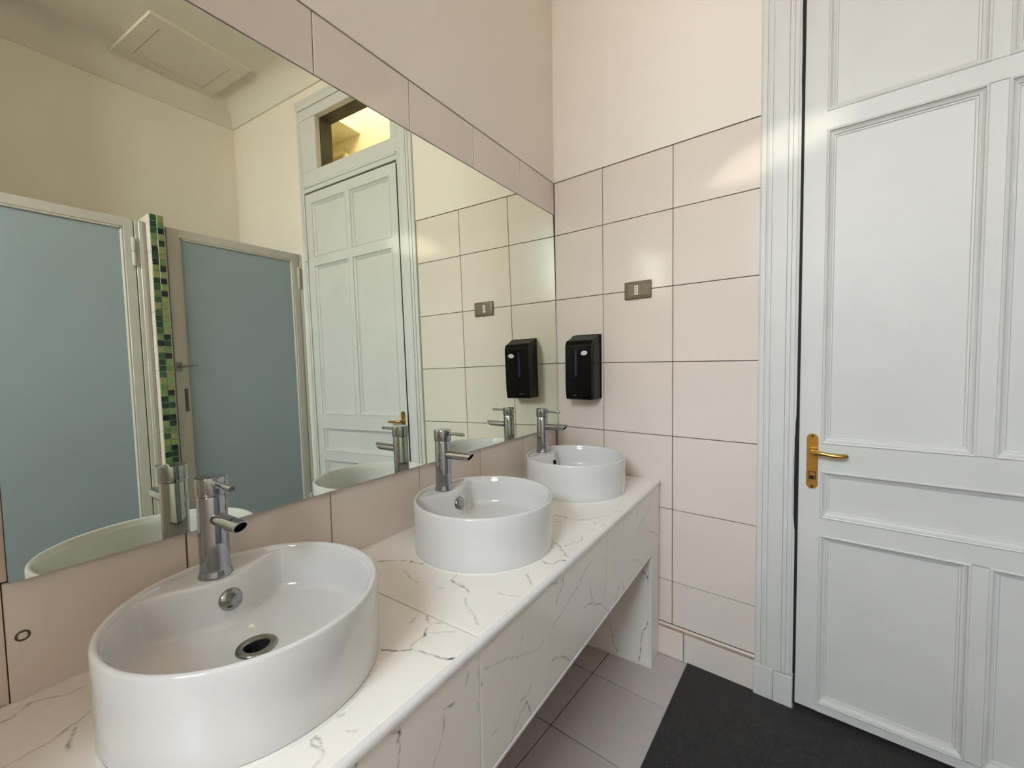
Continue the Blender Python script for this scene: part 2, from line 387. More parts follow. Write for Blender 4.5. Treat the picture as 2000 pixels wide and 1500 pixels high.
lf = empty('door_leaf'); lf.parent = dr
DX0, DX1, DZ0, DZ1 = 1.0790, 2.012, 0.022, 2.692
YF = -0.006
e = 0.019; ex = 0.006; ei = 0.014
rowsA = [(0.075, 0.681), (0.787, 0.921), (1.064, 2.140), (2.245, 2.604)]
colL, colR = (1.155, 1.518), (1.588, 1.937)
opens = []
for k, (z0, z1) in enumerate(rowsA):
    if k == 1: opens.append((colL[0] - ex, colR[1] + ex, z0 - e, z1 + e))
    else:
        opens.append((colL[0] - ex, colL[1] + ei, z0 - e, z1 + e)); opens.append((colR[0] - ei, colR[1] + ex, z0 - e, z1 + e))
fr = MB()
xs = [DX0, colL[0] - ex, colL[1] + ei, colR[0] - ei, colR[1] + ex, DX1]
zs = [DZ0] + [v for z0, z1 in rowsA for v in (z0 - e, z1 + e)] + [DZ1]
fr.box(xs[0], xs[1], YF, YF + 0.040, DZ0, DZ1, 0.002); fr.box(xs[4], xs[5], YF, YF + 0.040, DZ0, DZ1, 0.002)
for z0, z1 in zip(zs[0::2], zs[1::2]): fr.box(xs[1] - 0.002, xs[4] + 0.002, YF, YF + 0.040, z0, z1)
for k, (z0, z1) in enumerate(rowsA):
    if k != 1: fr.box(xs[2], xs[3], YF, YF + 0.040, z0 - e - 0.002, z1 + e + 0.002)
fr.obj('stiles_and_rails', M['paint'], lf)
MP = [(-0.003, YF), (-0.002, YF - 0.003), (0.001, YF - 0.0045), (0.005, YF - 0.003), (0.006, YF + 0.003), (0.011, YF + 0.0085), (0.017, YF + 0.0115), (0.018, YF + 0.0165), (0.022, YF + 0.017), (0.025, YF + 0.021)]
for x0, x1, z0, z1 in opens:
    MB().ring_profile(x0, x1, z0, z1, MP).obj('panel_moulding', M['paint'], lf)
    MB().box(x0 - 0.002, x1 + 0.002, YF + 0.0207, YF + 0.034, z0 - 0.002, z1 + 0.002).obj('panel', M['paint'], lf)
# chipped edge of the frame; the dark strip also paints shade into the gap
rz = [0.14, 0.60, 0.70, 0.745, 0.78, 0.83, 0.88, 0.93, 0.97, 1.01, 1.04, 1.075, 1.11, 1.14, 1.2, 1.55, 2.1, 2.28, 2.36, 2.45, 2.6, 2.68]
rw = [.002, .002, .0025, .006, .0075, .007, .0095, .0085, .010, .0075, .008, .0055, .005, .003, .0025, .002, .0015, .002, .0035, .003, .0045, .004]
MB().prism([(1.0800, z) for z in rz] + [(1.0735 - w_, z) for z, w_ in reversed(list(zip(rz, rw)))], 'Y', -0.0122, -0.004).obj('chipped_edge_gap_shade', M['rubber'], dr)
# brass furniture
hx = 1.1215
pl = [(hx - 0.0175, 0.884), (hx - 0.008, 0.873), (hx + 0.008, 0.873), (hx + 0.0175, 0.884), (hx + 0.0175, 1.066), (hx + 0.008, 1.077), (hx - 0.008, 1.077), (hx - 0.0175, 1.066)]
p_ = MB().prism(pl, 'Y', YF - 0.0035, YF)
o = p_.obj('handle_plate', M['brass'], lf)
lv = MB().lathe([(0.0125, 0.0), (0.0125, -0.006), (0.009, -0.009), (0.008, -0.030)], 20, 'Y', (hx, YF - 0.003, 1.013))
pth = [(hx - 0.002, YF - 0.036, 1.0135), (hx + 0.012, YF - 0.041, 1.0135), (hx + 0.035, YF - 0.043, 1.012), (hx + 0.060, YF - 0.045, 1.010), (hx + 0.082, YF - 0.044, 1.010), (hx + 0.098, YF - 0.038, 1.011), (hx + 0.103, YF - 0.033, 1.011)]
lv.tube(pth, [0.0075, 0.0092, (0.0075, 0.0085), (0.0080, 0.0075), (0.0085, 0.007), (0.0085, 0.0065), (0.005, 0.004)], 14)
lv.obj('lever', M['brass'], lf, 50)
cy = MB().box(hx - 0.010, hx + 0.011, YF - 0.0045, YF - 0.003, 0.907, 0.937)
cy.obj('cylinder_surround', M['dark'], lf)
MB().box(hx - 0.0082, hx + 0.0092, YF - 0.0062, YF - 0.004, 0.909, 0.935, 0.001).obj('cylinder_plate', M['brass'], lf)
MB().lathe([(0.0072, -0.0004), (0.0072, -0.0012), (0.006, -0.0016)], 20, 'Y', (hx, YF - 0.006, 0.916)).obj('key_hole', M['dark'], lf)
for z in (0.880, 1.069):
    MB().lathe([(0.0040, 0.0), (0.0040, -0.0008), (0.003, -0.0012)], 14, 'Y', (hx, YF - 0.0035, z)).obj('screw', M['dark'], lf)
for z in (0.93, 2.25):
    MB().lathe([(0.0085, -0.05), (0.0095, -0.047), (0.0095, 0.047), (0.0085, 0.05)], 12, 'Z', (2.0135, YF - 0.010, z)).obj('hinge', M['paint'], lf, 40)

# hallway seen through the transom
hl = empty('wall_hallway', (0, 0, 0), BETA); tag(hl, 'cream hallway beyond the transom', kind='structure')
MB().box(0.2, 4.6, 1.30, 1.40, 2.0, 5.2).box(0.2, 0.3, 0.14, 1.4, 2.0, 5.2).box(4.5, 4.6, 0.14, 1.4, 2.0, 5.2).obj('hall_wall', M['hall'], hl)
MB().box(0.2, 4.6, 0.14, 1.40, 5.2, 5.3).box(0.2, 4.6, 0.10, 0.145, 3.55, 5.3).box(3.25, 4.6, 0.10, 0.145, 1.9, 5.3).obj('hall_ceiling', M['hall'], hl)
MB().box(2.82, 4.5, 0.16, 1.30, 3.99, 5.2).obj('hall_bulkhead', M['hall'], hl)
MB().box(0.2, 4.6, 0.145, 1.40, 1.9, 2.0).obj('hall_floor', M['hall'], hl)
sh = MB().box(3.02, 3.06, 1.25, 1.30, 2.4, 3.86).box(3.40, 3.44, 1.25, 1.30, 2.4, 3.86).box(3.02, 3.44, 1.25, 1.30, 3.82, 3.86)
sh.obj('shutter_frame', M['hall'], hl)
for k in range(16):
    o = piece('shutter_slat', hl, 3.06, 3.40, -0.022, 0.022, -0.004, 0.004, M['hall'], 0.001); o.location = (3.23, 1.272, 2.65 + 0.072 * k); o.rotation_euler = (0.7, 0, 0)
hlp = fo @ Vector((2.0, 0.75, 5.0))
area('hall_lamp', hlp, (hlp.x, hlp.y + 0.1, 3.0), 1.0, 0.5, 30, (1.0, 0.95, 0.82))
VTOP = [(0.8,2.2,[(0.102,-1.259),(0.117,-1.246),(0.142,-1.23),(0.159,-1.218),(0.174,-1.211),(0.195,-1.209),(0.211,-1.206),(0.228,-1.201),(0.247,-1.204),(0.261,-1.203)]),
 (0.35,1,[(0.178,-1.184),(0.205,-1.194),(0.231,-1.2)]),
 (0.3,3,[(0.203,-1.255),(0.219,-1.261),(0.254,-1.276),(0.274,-1.278),(0.284,-1.281)]),
 (0.45,2,[(0.339,-1.196),(0.345,-1.212),(0.347,-1.227)]),
 (0.75,2.3,[(0.347,-1.227),(0.366,-1.232),(0.382,-1.236),(0.394,-1.235),(0.407,-1.238),(0.421,-1.246)]),
 (0.5,1.5,[(0.362,-1.231),(0.374,-1.227),(0.389,-1.231)]),
 (0.45,2,[(0.43,-1.269),(0.445,-1.286),(0.455,-1.295),(0.472,-1.301),(0.488,-1.312),(0.503,-1.322),(0.517,-1.333)]),
 (0.35,1.5,[(0.468,-1.31),(0.479,-1.309)]),
 (0.3,1.5,[(0.345,-1.273),(0.354,-1.267)]),
 (0.35,1.5,[(0.479,-1.208),(0.492,-1.212),(0.507,-1.207),(0.533,-1.197)]),
 (0.35,1.5,[(0.385,-1.374),(0.389,-1.391),(0.392,-1.406)]),
 (0.6,2,[(0.404,-1.367),(0.414,-1.378),(0.423,-1.385)]),
 (0.35,1.5,[(0.43,-1.383),(0.439,-1.377),(0.447,-1.371)]),
 (0.8,2.2,[(0.436,-1.399),(0.442,-1.411),(0.449,-1.419)]),
 (0.3,1.2,[(0.452,-1.407),(0.463,-1.399),(0.476,-1.387),(0.496,-1.375)]),
 (0.45,1.5,[(0.449,-1.419),(0.449,-1.429),(0.446,-1.442),(0.448,-1.452)]),
 (0.85,2.5,[(0.405,-1.498),(0.42,-1.489),(0.439,-1.479),(0.449,-1.47),(0.46,-1.462)]),
 (0.5,1.8,[(0.46,-1.462),(0.477,-1.456),(0.493,-1.454),(0.508,-1.45)]),
 (0.8,2.3,[(0.508,-1.45),(0.521,-1.449),(0.534,-1.445),(0.544,-1.436)]),
 (0.6,1.6,[(0.446,-1.433),(0.446,-1.446),(0.45,-1.456),(0.455,-1.462)]),
 (0.4,1.5,[(0.48,-1.625),(0.479,-1.633)]),
 (0.6,2,[(0.481,-1.672),(0.493,-1.672),(0.503,-1.677),(0.502,-1.681),(0.491,-1.682),(0.482,-1.679)]),
 (0.35,2.5,[(0.503,-1.677),(0.516,-1.68),(0.522,-1.689),(0.523,-1.697),(0.526,-1.701)]),
 (0.3,2,[(0.512,-1.641),(0.523,-1.634)]),
 (0.8,2.2,[(0.453,-0.893),(0.47,-0.897),(0.491,-0.909),(0.502,-0.926),(0.52,-0.938),(0.531,-0.953),(0.543,-0.958)]),
 (0.75,2.2,[(0.492,-1.015),(0.506,-1.021),(0.519,-1.019),(0.527,-1.005),(0.527,-0.995),(0.532,-0.984),(0.545,-0.978)]),
 (0.55,1.5,[(0.501,-0.901),(0.506,-0.882),(0.509,-0.865),(0.521,-0.854),(0.525,-0.837),(0.524,-0.823),(0.514,-0.814),(0.512,-0.803)]),
 (0.4,1.5,[(0.502,-0.851),(0.512,-0.862)]),
 (0.5,1.5,[(0.342,-0.689),(0.377,-0.683),(0.414,-0.689),(0.445,-0.685),(0.476,-0.68),(0.51,-0.687),(0.546,-0.685)]),
 (0.6,2.2,[(0.445,-0.685),(0.464,-0.669),(0.48,-0.654),(0.491,-0.633),(0.507,-0.609)]),
 (0.6,2,[(0.373,-0.746),(0.386,-0.74),(0.403,-0.734)]),
 (0.6,2.5,[(0.523,-0.548),(0.532,-0.537),(0.544,-0.525)]),
 (0.4,2,[(0.526,-0.465),(0.538,-0.461)]),
 (0.55,2,[(0.48,-0.137),(0.499,-0.11),(0.528,-0.074)]),
 (0.5,1.8,[(0.49,-1.098),(0.51,-1.117),(0.531,-1.138)]),
 (0.25,2,[(0.494,-0.736),(0.514,-0.733),(0.535,-0.753)]),
 (0.45,1.6,[(0.04,-1.928),(0.043,-1.917),(0.032,-1.904),(0.021,-1.895),(0.029,-1.88),(0.032,-1.874),(0.04,-1.868),(0.047,-1.857),(0.049,-1.833)]),
 (0.5,1.8,[(0.128,-1.843),(0.141,-1.856),(0.142,-1.867),(0.156,-1.887),(0.157,-1.898),(0.161,-1.93),(0.162,-1.936)]),
 (0.6,2.5,[(0.142,-1.86),(0.155,-1.864),(0.169,-1.871),(0.186,-1.877),(0.202,-1.881)]),
 (0.3,1.5,[(0.049,-1.874),(0.059,-1.884)])]
VAPR = [(0.85,2.2,[(-1.008,0.775),(-1.006,0.761),(-1.021,0.752),(-1.035,0.745),(-1.045,0.735),(-1.05,0.726)]),
 (0.4,1.5,[(-1.088,0.798),(-1.048,0.78),(-1.011,0.773)]),
 (0.55,1.6,[(-0.825,0.748),(-0.862,0.741),(-0.886,0.726),(-0.92,0.711),(-0.952,0.706),(-0.983,0.697),(-1.008,0.689),(-1.037,0.684),(-1.055,0.68),(-1.069,0.672)]),
 (0.65,2,[(-0.836,0.691),(-0.827,0.654),(-0.815,0.617),(-0.796,0.596),(-0.77,0.588),(-0.743,0.575),(-0.715,0.548),(-0.679,0.516)]),
 (0.65,2,[(-0.876,0.629),(-0.852,0.626),(-0.815,0.612)]),
 (0.3,1.5,[(-0.706,0.669),(-0.699,0.635),(-0.714,0.617),(-0.729,0.585)]),
 (0.3,2,[(-1.213,0.734),(-1.219,0.724)]),
 (0.25,2,[(-1.12,0.673),(-1.125,0.661)]),
 (0.3,2,[(-1.295,0.724),(-1.261,0.709),(-1.235,0.695),(-1.222,0.692),(-1.172,0.668),(-1.137,0.66)]),
 (0.55,2,[(-1.089,0.588),(-1.071,0.588),(-1.044,0.578),(-1.016,0.563),(-0.977,0.53)]),
 (0.9,3,[(-1.655,0.788),(-1.651,0.794),(-1.646,0.799)]),
 (0.8,3,[(-1.594,0.791),(-1.586,0.786),(-1.577,0.781),(-1.574,0.774),(-1.579,0.767)]),
 (0.4,2,[(-1.576,0.765),(-1.575,0.75),(-1.579,0.735),(-1.579,0.723)]),
 (0.5,1.8,[(-1.476,0.744),(-1.462,0.74),(-1.445,0.735)]),
 (0.5,1.8,[(-1.476,0.739),(-1.476,0.726),(-1.475,0.714),(-1.479,0.701),(-1.487,0.685),(-1.498,0.672),(-1.506,0.662)]),
 (0.5,1.8,[(-1.376,0.756),(-1.374,0.738),(-1.366,0.717)]),
 (0.25,1.5,[(-1.373,0.716),(-1.375,0.706)]),
 (0.4,2,[(-1.406,0.765),(-1.41,0.76),(-1.414,0.75)]),
 (0.35,1.6,[(-1.381,0.692),(-1.376,0.672),(-1.37,0.655)]),
 (0.35,1.8,[(-1.355,0.744),(-1.333,0.735),(-1.299,0.724),(-1.272,0.715)]),
 (0.4,1.6,[(-1.356,0.593),(-1.338,0.591),(-1.319,0.586),(-1.303,0.592)]),
 (0.6,1.8,[(-1.201,0.564),(-1.228,0.556),(-1.248,0.541),(-1.273,0.511)]),
 (0.85,2.2,[(-1.201,0.566),(-1.185,0.532),(-1.182,0.511)]),
 (0.4,1.6,[(-1.172,0.599),(-1.194,0.58),(-1.227,0.585)]),
 (0.6,2,[(-0.354,0.771),(-0.387,0.738)]),
 (0.5,1.6,[(-0.178,0.749),(-0.234,0.722),(-0.322,0.702),(-0.387,0.688)]),
 (0.6,1.8,[(-0.216,0.631),(-0.139,0.599),(-0.077,0.563),(-0.038,0.525)]),
 (0.85,2.2,[(-0.548,0.567),(-0.528,0.52)]),
 (0.6,1.6,[(-0.568,0.567),(-0.601,0.536),(-0.626,0.512)]),
 (0.4,1.6,[(-0.434,0.593),(-0.388,0.577),(-0.306,0.52)])]
VSID = [(0.6,2,[(0.354,0.178),(0.36,0.144),(0.372,0.1),(0.377,0.06),(0.398,0.016)]),
 (0.7,2.2,[(0.537,0.221),(0.531,0.185),(0.512,0.149),(0.506,0.095),(0.503,0.047),(0.495,0.009)]),
 (0.8,2.5,[(0.512,0.431),(0.526,0.421),(0.543,0.394)]),
 (0.5,1.8,[(0.338,0.143),(0.353,0.124)])]

# ------------------------------------------------------------------ mirror (leans very slightly forward at the bottom)
TILT = math.asin(0.0131)
mr = MB()
mr.box(-0.005, 0.0, -0.950, 0.950, -0.5535, 0.5535)
me = mr.mesh('wall_mirror', M['mirror_edge']); me.materials.append(M['mirror'])
for p in me.polygons:
    if p.normal.x > 0.9: p.material_index = 1
mo = link('wall_mirror', me, None, (0.0055, -0.9560, 1.5692)); mo.rotation_euler = (0, -TILT, 0)
tag(mo, 'large frameless rectangular mirror above the three basins', 'mirror')

# ------------------------------------------------------------------ marble vanity counter
ZC = 0.8115
def vein_field(P, V):
    """P: (n,2) points, V: list of (darkness, width, polyline) -> vein strength per point"""
    out = np.zeros(len(P))
    for d, wd, pl in V:
        hw_ = 0.00035 * wd; fall = 0.0018 + 0.0006 * wd
        pl = np.array(pl); lo = pl.min(0) - 0.02; hi = pl.max(0) + 0.02
        idx = np.where(((P >= lo) & (P <= hi)).all(1))[0]
        if not len(idx): continue
        Q = P[idx].copy()
        Q += 0.0006 * np.stack([np.sin(Q[:, 1] * 260 + Q[:, 0] * 90), np.sin(Q[:, 0] * 240 + Q[:, 1] * 110)], 1)
        best = np.full(len(idx), 9.0)
        for a, b_ in zip(pl, pl[1:]):
            ab = b_ - a; t = np.clip(((Q - a) @ ab) / max(ab @ ab, 1e-9), 0, 1)
            best = np.minimum(best, np.linalg.norm(Q - (a + t[:, None] * ab), axis=1))
        mod = 0.62 + 0.5 * np.sin(P[idx, 0] * 170 + 1.3) * np.sin(P[idx, 1] * 150 + 0.7) + 0.2 * np.sin(P[idx, 0] * 420 - P[idx, 1] * 390)
        mod = np.clip(mod, 0.15, 1.15)
        v = d * np.clip(1 - (best - hw_ * mod) / (fall * (0.5 + 0.5 * mod)), 0, 1) * (0.55 + 0.6 * mod)
        out[idx] = np.maximum(out[idx], v)
    return out
def marble_slab(name, parent, a0, a1, b0, b1, h0, h1, axes, V, step=0.0028):
    """slab whose finely gridded front face carries the veins; axes = which xyz are (a, b, h); front at h1"""
    na = max(2, int((a1 - a0) / step)); nb = max(2, int((b1 - b0) / step))
    A, B = np.meshgrid(np.linspace(a0, a1, na + 1), np.linspace(b0, b1, nb + 1), indexing='ij')
    ch = 0.001
    H = np.full(A.shape, h1); H[0, :] -= ch; H[-1, :] -= ch; H[:, 0] -= ch; H[:, -1] -= ch
    P2 = np.stack([A.ravel(), B.ravel()], 1); n = len(P2)
    co = np.zeros((n + 4, 3)); co[:n, axes[0]] = P2[:, 0]; co[:n, axes[1]] = P2[:, 1]; co[:n, axes[2]] = H.ravel()
    for k, (a, b_) in enumerate(((a0, b0), (a1, b0), (a1, b1), (a0, b1))):
        co[n + k, axes[0]] = a; co[n + k, axes[1]] = b_; co[n + k, axes[2]] = h0
    I = np.arange(n).reshape(na + 1, nb + 1)
    F = np.stack([I[:-1, :-1], I[1:, :-1], I[1:, 1:], I[:-1, 1:]], -1).reshape(-1, 4).tolist()
    F.append([n + 3, n + 2, n + 1, n])
    F.append([n, n + 1] + I[::-1, 0].tolist()); F.append([n + 1, n + 2] + I[-1, ::-1].tolist())
    F.append([n + 2, n + 3] + I[:, -1].tolist()); F.append([n + 3, n] + I[0, :].tolist())
    me = bpy.data.meshes.new(name); me.from_pydata(co.tolist(), [], F)
    at = me.attributes.new('vein', 'FLOAT', 'POINT'); v = np.zeros(n + 4); v[:n] = vein_field(P2, V)
    at.data.foreach_set('value', v)
    bm = bmesh.new(); bm.from_mesh(me); bmesh.ops.recalc_face_normals(bm, faces=bm.faces[:]); bm.to_mesh(me); bm.free()
    me.materials.append(M['marble'])
    return link(name, me, parent)

vc = tag(empty('vanity_counter', (0, 0, 0)), 'long white marble vanity counter with grey veins under the mirror', 'counter')
XI, XO = 0.5445, 0.5525
core = MB().box(0.002, 0.535, -2.40, -0.052, 0.775, 0.8015)
core.box(0.520, 0.542, -2.40, -0.052, 0.518, 0.80)
core.obj('core', M['grout_pale'], vc)
ybk = lambda x: -0.08 * x - 0.002
JT = [-0.047, -0.6885, -1.3630, -2.0375, -2.40]
for y1, y0 in zip(JT, JT[1:]):
    marble_slab('marble_tile', vc, 0.006, XI, y0 + 0.0017, y1 - 0.0017, 0.800, ZC, (0, 1, 2), VTOP, 0.0028 if y1 > -2 else 0.02)
    # apron below
JA = [-0.050, -0.6950, -1.3710, -2.0450, -2.40]
for y1, y0 in zip(JA, JA[1:]):
    marble_slab('apron_tile', vc, y0 + 0.0011, y1 - 0.0011, 0.5165, 0.7985, 0.541, 0.551, (1, 2, 0), VAPR, 0.0028 if y1 > -2 else 0.02)
for y in JA[1:-1]:
    MB().box(0.541, 0.5505, y - 0.0012, y + 0.0012, 0.5165, 0.7985).obj('joint', M['sealant'], vc)
nose = [(XI + 0.0002, 0.800), (XI + 0.0002, ZC), (XI + 0.004, ZC + 0.0006), (XI + 0.0095, ZC - 0.001), (XI + 0.0125, ZC - 0.0055), (XI + 0.0125, ZC - 0.0125), (XI + 0.004, ZC - 0.0125)]
MB().prism(nose, 'Y', -2.40, -0.047).obj('nosing', M['edge_trim'], vc, 50)
MB().prism([(0.536, 0.509), (0.5525, 0.509), (0.5535, 0.5125), (0.5525, 0.516), (0.536, 0.516)], 'Y', -2.40, -0.182).obj('lower_edge_trim', M['edge_trim'], vc, 50)
MB().prism([(0.0005, 0.8105), (0.012, 0.8112), (0.010, 0.8128), (0.0005, 0.8135)], 'Y', -2.40, -0.003).obj('sealant', M['sealant'], vc)
# end support at the door wall
MB().box(0.004, 0.538, -0.170, -0.050, 0.0, 0.774).obj('end_core', M['grout_pale'], vc)
marble_slab('end_tile', vc, 0.006, 0.5385, 0.004, 0.775, -0.171, -0.1795, (0, 2, 1), VSID, 0.0035)
marble_slab('end_front_tile', vc, -0.174, -0.053, 0.002, 0.5145, 0.541, 0.551, (1, 2, 0), [], 0.02)
MB().prism([(0.538, -0.1725), (0.538, -0.181), (0.5475, -0.1835), (0.5525, -0.181), (0.553, -0.1745), (0.5455, -0.1735)], 'Z', 0.0, 0.515).obj('corner_trim', M['edge_trim'], vc, 50)
MB().box(0.006, 0.538, -0.1835, -0.1795, 0.0, 0.006).obj('floor_joint', M['sealant'], vc)
MB().box(0.004, 0.538, -2.40, -2.30, 0.0, 0.774).obj('end_core', M['grout_pale'], vc)

# ------------------------------------------------------------------ basins
RB, HB = 0.2110, 0.1470
RI = 0.1985
ZD = 0.1375
def deck_edge(theta):
    """distance from centre to the front edge of the tap deck along theta, or RI where there is no deck"""
    c, s_ = math.cos(theta), math.sin(theta)
    if c > -0.35: return RI, 0.0
    lo = 0.05; best = RI
    r = 0.09
    while r < RI:
        x, y = r * c, r * s_
        t = min(1.0, abs(y) / 0.125)
        sm = t * t * (3 - 2 * t)
        xe = -0.112 - 0.043 * sm
        if x <= xe: best = r; break
        r += 0.0004
    return best, max(0.0, min(1.0, (RI - best) / 0.06))
def make_basin_mesh():
    n = 160; bm = bmesh.new()
    rings = []
    NR = None
    cols = []
    for i in range(n):
        th = 2 * math.pi * i / n
        rt, dk = deck_edge(th)
        slope = 0.008 + 0.010 * dk
        zf0 = 0.046
        rf = rt - slope - 0.018
        prof = [(0.030, zf0 - 0.0035)]
        for t in (0.12, 0.3, 0.5, 0.7, 0.88, 1.0):
            r = 0.030 + (rf - 0.030) * t; prof.append((r, zf0 - 0.0035 + 0.010 * t * t))
        zf = zf0 + 0.0065
        # fillet
        for k in range(1, 6):
            a = math.pi / 2 * k / 6
            prof.append((rf + 0.018 * math.sin(a), zf + 0.017 * (1 - math.cos(a)) ))
        r0, z0 = prof[-1]
        zt = ZD - 0.008
        for t in (0.33, 0.66, 1.0):
            prof.append((r0 + (rt - 0.004 - r0) * (t ** 1.15), z0 + (zt - z0) * t))
        # shoulder and deck
        for k in range(1, 4):
            a = math.pi / 2 * k / 3
            prof.append((rt - 0.004 + 0.006 * dk * (1 - math.cos(a)) + 0.0035 * (1 - dk) * math.sin(a), zt + 0.008 * math.sin(a)))
        r1 = prof[-1][0]
        for t in (0.33, 0.66, 1.0):
            prof.append((r1 + (RI + 0.0005 - r1) * t, ZD))
        prof += [(RI + 0.0015, ZD + 0.003), (RI + 0.003, HB - 0.002), (RI + 0.0055, HB - 0.0002), (RB - 0.0045, HB), (RB - 0.0016, HB - 0.0016), (RB, HB - 0.005),
                 (RB, HB * 0.66), (RB, HB * 0.33), (RB - 0.0004, 0.006), (RB - 0.003, 0.0008), (RB - 0.012, 0.0)]
        cols.append([bm.verts.new((r * math.cos(th), r * math.sin(th), z)) for r, z in prof])
    for i in range(n):
        a, b_ = cols[i], cols[(i + 1) % n]
        for k in range(len(a) - 1): bm.faces.new((a[k], b_[k], b_[k + 1], a[k + 1]))
    bm.faces.new([c[-1] for c in cols])
    bmesh.ops.recalc_face_normals(bm, faces=bm.faces[:])
    me = bpy.data.meshes.new('bowl'); bm.to_mesh(me); bm.free(); me.materials.append(M['basin'])
    me.shade_smooth(); me.set_sharp_from_angle(angle=math.radians(55))
    return me
bowl_me = make_basin_mesh()
dr_me = MB().lathe([(0.0195, 0.026), (0.0203, 0.0440), (0.0212, 0.0455), (0.0235, 0.0462), (0.032, 0.0458), (0.0335, 0.0440), (0.0335, 0.040)], 40, cap=False).mesh('drain_ring', M['cap'], 40)
well_me = MB().lathe([(0.0300, 0.0425), (0.0195, 0.042), (0.0190, 0.030), (0.0185, 0.012), (0.0001, 0.010)], 32, cap=False).mesh('drain_well', M['dark'], 40)
grid_me = MB().box(-0.018, 0.018, -0.0015, 0.0015, 0.026, 0.030).box(-0.0015, 0.0015, -0.018, 0.018, 0.026, 0.030).mesh('drain_cross', M['dark'])
caul_me = MB().lathe([(RB - 0.004, 0.0), (RB + 0.0035, 0.0), (RB + 0.001, 0.003), (RB - 0.001, 0.0035)], 96, cap=False).mesh('sealant', M['sealant'], 40)
cap_me = MB().lathe([(0.0001, 0.0062), (0.008, 0.0058), (0.015, 0.0042), (0.0195, 0.0015), (0.0205, -0.001), (0.0205, -0.006)], 32, 'X', cap=False).mesh('overflow_cap', M['cap'], 50)
hole_me = MB().lathe([(0.0001, 0.0006), (0.0112, 0.0008), (0.0118, -0.004)], 24, 'X', cap=False).mesh('overflow_hole', M['dark'], 50)
mark_me = MB()
for k in range(7):
    x = -0.094; y = -0.016 + 0.0055 * k
    mark_me.box(-0.118 + 0.0, -0.1165, y, y + (0.0042 if k % 3 else 0.0028), ZD + 0.0001, ZD + 0.0004)
mark_me = mark_me.mesh('printed_mark', M['ink'])
def basin(y, x, label, hole=False, mark=False):
    b_ = tag(empty('wash_basin', (x, y, ZC)), label, 'basin', 'round basins on the marble counter')
    link('bowl', bowl_me, b_); link('sealant', caul_me, b_)
    link('drain_ring', dr_me, b_); link('drain_well', well_me, b_); link('drain_cross', grid_me, b_)
    o = link('overflow_hole' if hole else 'overflow_cap', hole_me if hole else cap_me, b_, (-0.0985 if not hole else -0.0990, 0.002, 0.100))
    o.rotation_euler = (0, -0.25, 0)
    o['label'] = 'open black overflow hole' if hole else 'domed metal overflow cap'
    if mark: link('printed_mark', mark_me, b_)
    return b_
basin(-1.6500, 0.2614, 'round white ceramic basin nearest the camera, cropped by the lower edge', mark=True)
basin(-0.9929, 0.2734, 'middle round white ceramic basin with a metal overflow cap')
basin(-0.3513, 0.2739, 'round white ceramic basin by the tiled end wall, open overflow hole', True)

# ------------------------------------------------------------------ taps
body_me = MB().lathe([(0.0296, 0.0), (0.0296, 0.002), (0.0288, 0.0055), (0.0268, 0.011), (0.0258, 0.018), (0.0254, 0.03), (0.0253, 0.1590), (0.0245, 0.1605)], 48).mesh('body', M['chrome'], 35)
cap2_me = MB().lathe([(0.0245, 0.1610), (0.0268, 0.1622), (0.0272, 0.1640), (0.0272, 0.1950), (0.0264, 0.1970), (0.0200, 0.1978), (0.0001, 0.1980)], 48, cap=False).mesh('cap', M['chrome'], 35)
def spout_mesh():
    bm = bmesh.new(); n = 32; rings = []
    zc_ = 0.1165; r = 0.0130
    for x0, k in ((0.018, 0.0), (0.030, 0.0), (0.060, 0.0), (0.106, 0.80)):
        ring = []
        for i in range(n):
            a = 2 * math.pi * i / n; dy, dz = r * math.cos(a), r * math.sin(a)
            ring.append(bm.verts.new((x0 + k * (dz + r) * 1.0, dy, zc_ + dz + 0.03 * (x0 - 0.03))))
        rings.append(ring)
    for a, c in zip(rings, rings[1:]):
        for i in range(n): bm.faces.new((a[i], a[(i + 1) % n], c[(i + 1) % n], c[i]))
    # hollow end
    inner = [bm.verts.new(v.co.lerp(sum((q.co for q in rings[-1]), Vector()) / n, 0.2)) for v in rings[-1]]
    deep = [bm.verts.new(v.co + Vector((-0.012, 0, 0))) for v in inner]
    for i in range(n):
        bm.faces.new((rings[-1][i], rings[-1][(i + 1) % n], inner[(i + 1) % n], inner[i]))
        bm.faces.new((inner[i], inner[(i + 1) % n], deep[(i + 1) % n], deep[i]))
    bm.faces.new(deep); bm.faces.new(rings[0])
    bmesh.ops.recalc_face_normals(bm, faces=bm.faces[:])
    me = bpy.data.meshes.new('spout'); bm.to_mesh(me); bm.free()
    me.materials.append(M['chrome']); me.materials.append(M['dark'])
    for p in me.polygons:
        if len(p.vertices) > 4 and p.center.x > 0.05: p.material_index = 1
    me.shade_smooth(); me.set_sharp_from_angle(angle=math.radians(35)); return me
sp_me = spout_mesh()
lev_me = MB().lathe([(0.0095, 0.026), (0.0095, 0.029), (0.0050, 0.031), (0.0048, 0.060), (0.0053, 0.0605), (0.0058, 0.088), (0.0052, 0.0905), (0.0001, 0.0910)], 20, 'X', (0, 0, 0.186), cap=False).mesh('lever', M['chrome'], 40)
def tap(x, y, rz, label):
    t = tag(empty('basin_tap', (x, y, ZC + ZD), rz), label, 'tap', 'chrome mixer taps on the basins')
    for nm, me in (('body', body_me), ('cap', cap2_me), ('spout', sp_me), ('lever', lev_me)): link(nm, me, t)
tap(0.1112, -1.6527, 0.0, 'chrome mixer tap on the basin nearest the camera')
tap(0.1125, -0.9983, 0.0, 'chrome mixer tap on the middle basin')
tap(0.1045, -0.3350, 0.0, 'chrome mixer tap on the basin by the end wall')

